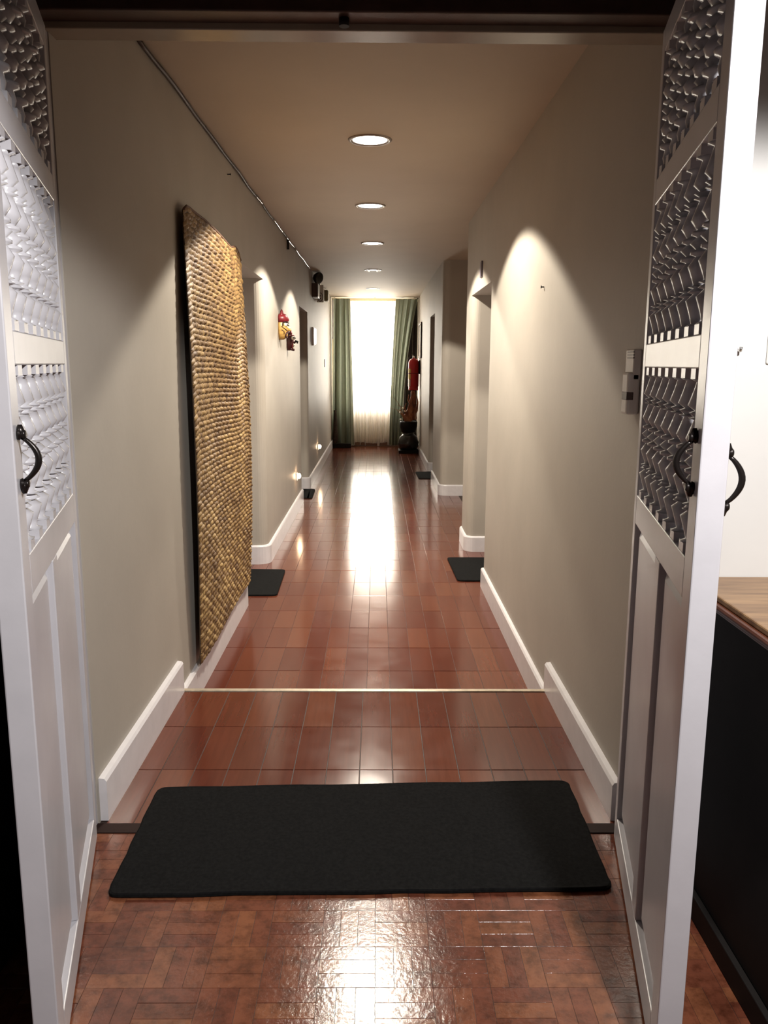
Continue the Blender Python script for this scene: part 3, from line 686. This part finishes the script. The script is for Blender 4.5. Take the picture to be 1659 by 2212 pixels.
# cable along ceiling corner
t = thing('ceiling_cable', 'thin dark cable with silvery stretches along the left ceiling corner', 'cable', (XL, 3.3, 0))
def cab_pt(y): return (0.012 + 0.003 * math.sin(y * 7), y - 3.3, ceil_z(y) - 0.016 + 0.003 * math.sin(y * 5) - (0.0 if y > 3.6 else 0.0))
bm = newbm(); add_tube(bm, [cab_pt(3.3 + k * 0.1) for k in range(34)], 0.0085, 6); obj('dark_cord', bm, plain('dark_cord', (0.05, 0.03, 0.025), 0.5), t)
bm = newbm(); add_tube(bm, [cab_pt(6.6 + k * 0.1) for k in range(46)], 0.006, 6); obj('dark_cord', bm, MATS['dark_cord'], t)
for a, b2 in ((6.3, 6.6), (7.3, 8.0), (8.3, 9.0), (9.15, 11.1)):
    bm = newbm(); add_tube(bm, [(cab_pt(a + (b2 - a) * k / 10)[0] + 0.004, cab_pt(a + (b2 - a) * k / 10)[1], cab_pt(a + (b2 - a) * k / 10)[2] - 0.005) for k in range(11)], 0.0045, 6); obj('silver_conduit', bm, chrome_m, t)
for y in (8.5,):
    bm = newbm(); add_box(bm, 0, 0.022, -0.012, 0.012, -0.085, 0.02, mat=Matrix.Translation((0.001, y - 3.3, ceil_z(y) - 0.03))); obj('clip', bm, black_m, t)
# door number plaque over right doorway
t = thing('door_plaque', 'narrow dark-edged room sign above the first doorway on the right', 'sign', (XR, 6.51, 2.17))
boxo('plate', (-0.012, 0, -0.05, 0.05, 0, 0.12), plain('grey_violet_plastic', (0.16, 0.14, 0.19), 0.4), t, 0.002); boxo('edge_strip', (-0.016, -0.012, -0.052, -0.044, 0, 0.12), chrome_m, t)
bm = newbm(); add_lathe(bm, [(0.003, 0), (0.003, -0.012), (0.007, -0.013), (0.007, -0.016)], 8, axis='x'); o = obj('wall_screw', bm, black_m, loc=(XR, 4.065, 1.875)); tag(o, 'tiny dark screw in the bright patch of the right wall', 'screw')
bm = newbm(); add_lathe(bm, [(0.003, 0), (0.003, 0.018), (0.006, 0.019), (0.006, 0.022)], 8, axis='x'); o = obj('wall_nail', bm, black_m, loc=(XL, 5.20, 2.63)); tag(o, 'tiny dark nail high on the left wall above the woven mat', 'nail')
# switches near right jamb
t = thing('intercom_handset', 'pale grey slotted switch and handset unit on the right wall edge beside the door leaf', 'switch', (XR, 2.545, 1.35))
boxo('upper_plate', (-0.026, 0, -0.03, 0.05, 0.105, 0.20), wplast_m, t, 0.004)
for k in range(3): boxo('slot', (-0.028, -0.024, -0.032, 0.03, 0.172 + k * 0.009, 0.175 + k * 0.009), bplast_m, t)
boxo('handset', (-0.040, 0, -0.03, 0.03, 0.0, 0.13), wplast_m, t, 0.008); boxo('handset_band', (-0.0415, -0.02, -0.031, 0.02, 0.045, 0.07), bplast_m, t, 0.002)
# picture on right wall near extinguisher
t = thing('picture_frame', 'dark-framed picture on the right wall above the fire extinguisher', 'picture', (XR, 15.35, 1.62))
Yh, Zh = 0.36, 0.64
for nm, b6 in (('frame_side', (-0.03, 0, -Yh, -Yh + 0.04, 0, Zh)), ('frame_side', (-0.03, 0, Yh - 0.04, Yh, 0, Zh)), ('frame_rail', (-0.03, 0, -Yh + 0.04, Yh - 0.04, 0, 0.04)), ('frame_rail', (-0.03, 0, -Yh + 0.04, Yh - 0.04, Zh - 0.04, Zh))): boxo(nm, b6, dwood_m, t, 0.003)
boxo('print', (-0.016, -0.004, -Yh + 0.04, Yh - 0.04, 0.04, Zh - 0.04), plain('beige_print', (0.45, 0.36, 0.24), 0.5, var=0.3, scale=12), t)

# ------------------------------------------------------------------ fire extinguisher
t = thing('fire_extinguisher', 'red fire extinguisher hanging on the right wall beside the curtain', 'fire extinguisher', (0.688, 15.55, 1.02))
R_ = 0.100
bm = newbm(); add_lathe(bm, [(0.080, 0.0), (0.092, 0.0), (0.094, 0.05), (0.086, 0.056), (R_, 0.075), (R_, 0.50), (0.093, 0.54), (0.07, 0.575), (0.03, 0.592), (0.022, 0.60)], 28); obj('cylinder', bm, red_m, t)
bm = newbm(); add_lathe(bm, [(0.018, 0.598), (0.020, 0.625), (0.014, 0.64)], 12); v_ = obj('valve', bm, chrome_m, t)
bm = newbm(); add_tube(bm, [(0, 0, 0.635), (-0.02, -0.03, 0.652), (-0.035, -0.07, 0.655)], 0.006, 6); obj('lever', bm, chrome_m, v_)
bm = newbm(); add_tube(bm, [(0, 0, 0.632), (0.0, -0.03, 0.66), (0.012, -0.06, 0.685)], 0.006, 6); obj('lever', bm, black_m, v_)
bm = newbm(); add_tube(bm, [(0, 0, 0.62), (-0.05, 0.05, 0.63), (-0.105, 0.06, 0.58), (-0.115, 0.04, 0.4), (-0.112, 0.03, 0.25)], 0.009, 8); obj('hose', bm, black_m, t)
def patch(name, a0, a1, z0, z1, m, r=R_ + 0.0012):
    bm = newbm(); K = 8; lo = []; hi = []
    for k in range(K + 1):
        a = math.radians(a0 + (a1 - a0) * k / K)
        lo.append(bm.verts.new((r * math.cos(a), r * math.sin(a), z0))); hi.append(bm.verts.new((r * math.cos(a), r * math.sin(a), z1)))
    for k in range(K): bm.faces.new((lo[k], lo[k + 1], hi[k + 1], hi[k]))
    return obj(name, bm, m, t)
patch('white_label', 185, 232, 0.075, 0.20, wplast_m); patch('yellow_label', 178, 236, 0.21, 0.30, yellow_m); patch('yellow_label', 178, 236, 0.325, 0.40, yellow_m)
bm = newbm(); add_lathe(bm, [(R_ + 0.001, 0.312), (R_ + 0.004, 0.313), (R_ + 0.004, 0.319), (R_ + 0.001, 0.320)], 28, capb=False, capt=False); obj('strap', bm, black_m, t)
boxo('wall_bracket', (0.095, 0.122, -0.02, 0.02, 0.30, 0.56), black_m, t)

# ------------------------------------------------------------------ vase with root and twigs
t = thing('clay_pot', 'black glazed pot on the floor in the right corner by the curtain', 'pot', (0.60, 15.45, ZL))
bm = newbm(); add_lathe(bm, [(0.13, 0.0), (0.15, 0.02), (0.19, 0.12), (0.20, 0.20), (0.17, 0.30), (0.12, 0.345), (0.105, 0.36), (0.12, 0.385)], 28, capt=False); obj('body', bm, vase_m, t)
bm = newbm(); add_lathe(bm, [(0.12, 0.385), (0.135, 0.39), (0.165, 0.50), (0.17, 0.58), (0.155, 0.60), (0.14, 0.58)], 24, capb=False, capt=False); obj('upper_bowl', bm, black_m, t)
bm = newbm(); add_box(bm, -0.19, 0.195, -0.20, 0.2, 0.0, 0.06, 0.01); obj('square_foot', bm, black_m, t)
bowl_z = 0
t = thing('dried_root', 'gnarled red-brown root standing in the black pot below the extinguisher', 'root', (0.62, 15.45, ZL + 0.60))
bm = newbm(); add_tube(bm, [(0.02, 0.0, 0.0), (0.0, 0, 0.05), (0.03, 0, 0.18), (0.05, 0, 0.33), (0.06, 0, 0.47), (0.065, 0, 0.56)], [0.12, 0.13, 0.09, 0.065, 0.05, 0.035], 12)
for v in bm.verts: v.co += Vector((random.uniform(-.014, .014), random.uniform(-.014, .014), random.uniform(-.01, .01)))
obj('stump', bm, root_m, t)
for pts, rad in (([(0, 0, 0.02), (-0.10, -0.02, 0.06), (-0.17, -0.03, 0.16), (-0.19, -0.02, 0.22)], [0.05, 0.03, 0.016, 0.008]),
                 ([(0, -0.03, 0.08), (-0.08, -0.05, 0.16), (-0.10, -0.05, 0.26), (-0.07, -0.05, 0.34)], [0.04, 0.025, 0.014, 0.006]),
                 ([(0.05, 0, 0.10), (0.13, 0, 0.2), (0.15, 0, 0.36), (0.13, 0, 0.47)], [0.04, 0.026, 0.016, 0.008]),
                 ([(0.03, 0, 0.3), (-0.03, 0.02, 0.4), (-0.02, 0.02, 0.5)], [0.03, 0.015, 0.006])):
    bm = newbm(); add_tube(bm, pts, rad, 8); obj('root_arm', bm, root_m, t)
for pts in ([(-0.1, 0, 0.1), (-0.22, 0, 0.34), (-0.32, 0, 0.46)], [(-0.1, 0, 0.05), (-0.25, 0, 0.22), (-0.36, 0, 0.235)], [(-0.05, 0, 0.1), (-0.16, 0, 0.27), (-0.24, 0, 0.30)]):
    bm = newbm(); add_tube(bm, pts, [0.006, 0.004, 0.002], 5); obj('twig', bm, root_m, t)
for p in ((-0.13, -0.05, 0.24), (-0.18, -0.05, 0.16), (-0.17, -0.05, 0.03), (-0.09, -0.06, 0.19)):
    bm = newbm(); add_lathe(bm, [(0.002, -0.014), (0.018, -0.004), (0.022, 0.006), (0.010, 0.014), (0.002, 0.016)], 8, Matrix.Translation(p) @ Matrix.Rotation(0.8, 4, 'X')); obj('dried_flower', bm, cream_m, t)

# ------------------------------------------------------------------ window, sheer, drapes
wn = bpy.data.objects.new('window_1', None); C.objects.link(wn); struct(wn, 'bright daylit window behind the white sheer curtain at the corridor end', 'window'); wn.location = (0, YE, 0)
x0, x1, z0, z1 = -0.62, 0.50, 0.66, 2.62
for nm, b6 in (('frame_side', (x0, x0 + .05, .06, .12, z0, z1)), ('frame_side', (x1 - .05, x1, .06, .12, z0, z1)), ('frame_rail', (x0 + .05, x1 - .05, .06, .12, z0, z0 + .05)), ('frame_rail', (x0 + .05, x1 - .05, .06, .12, z1 - .05, z1)), ('mullion', (-.085, -.035, .06, .12, z0 + .05, z1 - .05))): boxo(nm, b6, white_m, wn)
for a, b2 in ((x0 + .05, -.085), (-.035, x1 - .05)): boxo('pane', (a, b2, .088, .092, z0 + .05, z1 - .05), glass_m, wn)
boxo('sill', (x0 - .03, x1 + .03, -.03, .10, z0 - .03, z0), white_m, wn, 0.004)
struct(boxo('baseboard_end', (XL + .03, XR - .03, YE - 0.02, YE, ZL, ZL + 0.11), plain('brown_skirting', (0.20, 0.10, 0.06), 0.4)), 'brown skirting under the window', 'baseboard')
def curtain(name, label, yc, topx, botx, z1, z0, folds, amp, m, ph=0.0, zf=None, parent=None, midx=None):
    t = thing(name, label, 'curtain', ((topx[0] + topx[1]) / 2, yc, z0)) if parent is None else parent
    cx_, = ((topx[0] + topx[1]) / 2,)
    bm = newbm(); K = folds * 10; J = 26; rows = []
    for j in range(J + 1):
        v = j / J
        if midx: 
            xa = topx[0] * v ** 2 + (1 - v ** 2) * botx[0] ; xb = topx[1] * v ** 2 + (1 - v ** 2) * botx[1]
            bl = math.sin(PI * v) ; xa += midx[0] * bl; xb += midx[1] * bl
        else: xa = botx[0] + (topx[0] - botx[0]) * v; xb = botx[1] + (topx[1] - botx[1]) * v
        row = []
        for k in range(K + 1):
            u = k / K; f = u * folds * 2 * PI + ph
            gather = 1.0 if v < 0.93 else 0.55
            y = amp * gather * (math.sin(f + 0.5 * math.sin(3.1 * u + 2 * v)) + 0.35 * math.sin(2.3 * f + 1.0))
            x = xa + (xb - xa) * (u + 0.012 * math.sin(f * 0.5 + v * 2))
            zz = z0 + (z1 - z0) * v + ((zf(u) * (1 - v) ** 6) if zf else 0)
            row.append(bm.verts.new((x - cx_, y, zz - z0)))
        rows.append(row)
    for r1, r2 in zip(rows, rows[1:]):
        for k in range(K):
            f = bm.faces.new((r1[k], r1[k + 1], r2[k + 1], r2[k])); f.smooth = True
    o = obj('cloth_panel', bm, m, t)
    return t
YC = 16.45
t = curtain('sheer_curtain', 'white sheer curtain hanging in front of the bright window', YC + 0.12, (-0.60, 0.48), (-0.53, 0.36), 2.74, -0.085, 15, 0.030, sheer_m, 0.4, zf=lambda u: 0.012 * math.sin(u * 9) - (0.06 if u < 0.10 or 0.20 < u < 0.23 or 0.30 < u < 0.34 or 0.60 < u < 0.66 or 0.82 < u < 0.93 or u > 0.97 else 0.0))
for k in range(14):
    bm = newbm(); add_box(bm, -0.004, 0.004, -0.03, -0.022, 2.72, 2.80); o = obj('pleat', bm, sheer_m, t); o.location = (-0.50 + k * 0.077 , 0, 0)
t = curtain('drape', 'sage green drape gathered at the left side of the window', YC, (-0.87, -0.54), (-0.93, -0.47), 2.77, -0.115, 3, 0.06, drape_m, 1.2, midx=(0.02, -0.01))
curtain('drape', None, YC, (-0.87, -0.54), (-0.93, -0.47), 2.76, -0.115, 5, 0.02, lining_m, 1.2, parent=None) if False else None
t = curtain('drape', 'sage green drape gathered at the right side of the window', YC, (0.36, 0.79), (0.25, 0.52), 2.77, -0.115, 4, 0.06, drape_m, 0.0, midx=(0.01, -0.02))
t = curtain('dark_drape', 'dark brown drape hanging in the right corner behind the extinguisher', YC + 0.20, (0.55, 0.80), (0.48, 0.80), 2.74, -0.12, 4, 0.03, lining_m, 0.5)
t = thing('curtain_rail', 'thin curtain rail below the ceiling at the corridor end', 'curtain rail', (-0.05, YC + 0.03, 2.80))
boxo('track', (-0.85, 0.85, -0.012, 0.012, -0.018, -0.012), plain('cream_track', (0.6, 0.55, 0.42), 0.4), t, 0.003)
for x in (-0.80, 0.0, 0.78): boxo('track_bracket', (x - .015, x + .015, -0.02, 0.02, -0.010, 0.012), chrome_m, t)
bm = newbm(); add_lathe(bm, [(0.008, 0), (0.012, 0.006), (0.012, 0.02), (0.006, 0.026)], 12, Matrix.Translation((0.832, 0, -0.014)), axis='x'); obj('end_knob', bm, black_m, t)
tag(boxo('added_dark_box', (-0.895, -0.52, YC - 0.24, YC - 0.095, ZL + 0.001, ZL + 0.09), black_m, bev=0.01), 'low black box added for the shadowy bottom of the left green drape', 'plinth')  # dark box added where the foot of the drape falls into shadow
bm = newbm(); add_lathe(bm, [(0.035, 0.0), (0.05, 0.02), (0.055, 0.15), (0.04, 0.45), (0.028, 0.62), (0.034, 0.66)], 14); o = obj('floor_vase', bm, plain('mottled_dark_clay', (0.05, 0.032, 0.022), 0.5, var=0.5, scale=30), loc=(-0.84, YC - 0.15, ZL + 0.09)); tag(o, 'slim mottled dark vase standing left of the green drape', 'vase')

# ------------------------------------------------------------------ sideboard right, cabinet left
def cabinet(name, label, x0, x1, y0, y1, ztop, lx):
    t = thing(name, label, 'cabinet', (x0, y0, 0))
    X, Y = x1 - x0, y1 - y0; s = lx
    boxo('body', (0.05 if s > 0 else 0.0, X if s > 0 else X - 0.05, 0.04, Y, 0.07, ztop - 0.045), black_m, t, 0.004)
    boxo('plinth', (0.035 if s > 0 else 0.0, X if s > 0 else X - 0.035, 0.03, Y, 0.0, 0.07), black_m, t, 0.003)
    boxo('top_board', (0.012 if s > 0 else 0, X if s > 0 else X - 0.012, 0.012, Y, ztop - 0.016, ztop), top_m, t, 0.004)
    boxo('edge_moulding', (0.0, X, 0.0, Y, ztop - 0.034, ztop - 0.016), edge_m, t, 0.007)
    boxo('under_moulding', (0.02 if s > 0 else 0, X if s > 0 else X - 0.02, 0.02, Y, ztop - 0.052, ztop - 0.034), edge_m, t, 0.006)
    w_ = (X - 0.05) / 2
    for k in range(2):
        xa = 0.05 + k * w_ + 0.01 if s > 0 else k * w_ + 0.01
        d = boxo('cabinet_door', (xa, xa + w_ - 0.02, 0.025, 0.045, 0.10, ztop - 0.08), black_m, t, 0.003)
        ball('knob', d, (xa + (w_ - 0.05 if k == 0 else 0.03), 0.018, 0.55), 0.012, iron_m)
    return t
cabinet('sideboard', 'black sideboard with a brown wooden top behind the right door leaf', 0.836, 2.0, 1.30, YR - 0.002, 0.938, 1)
cabinet('cabinet', 'black cabinet barely seen behind the left door leaf', -2.0, -0.90, 1.45, YR - 0.002, 0.938, -1)
# small things on the white wall at right
bm = newbm(); add_tube(bm, [(0, 0, 0), (0, -0.018, -0.002), (0, -0.020, 0.008)], 0.004, 6); o = obj('wall_hook', bm, chrome_m, loc=(0.930, YR, 1.541)); tag(o, 'tiny metal hook on the white wall right of the door edge', 'hook')
t = thing('switch_plate', 'white switch plate at the right edge of the picture on the white wall', 'switch', (1.045, YR, 1.546))
boxo('plate', (-0.040, 0.040, -0.009, 0, -0.040, 0.040), wplast_m, t, 0.004); boxo('rocker', (-0.014, 0.014, -0.013, -0.009, -0.022, 0.022), wplast_m, t, 0.001)
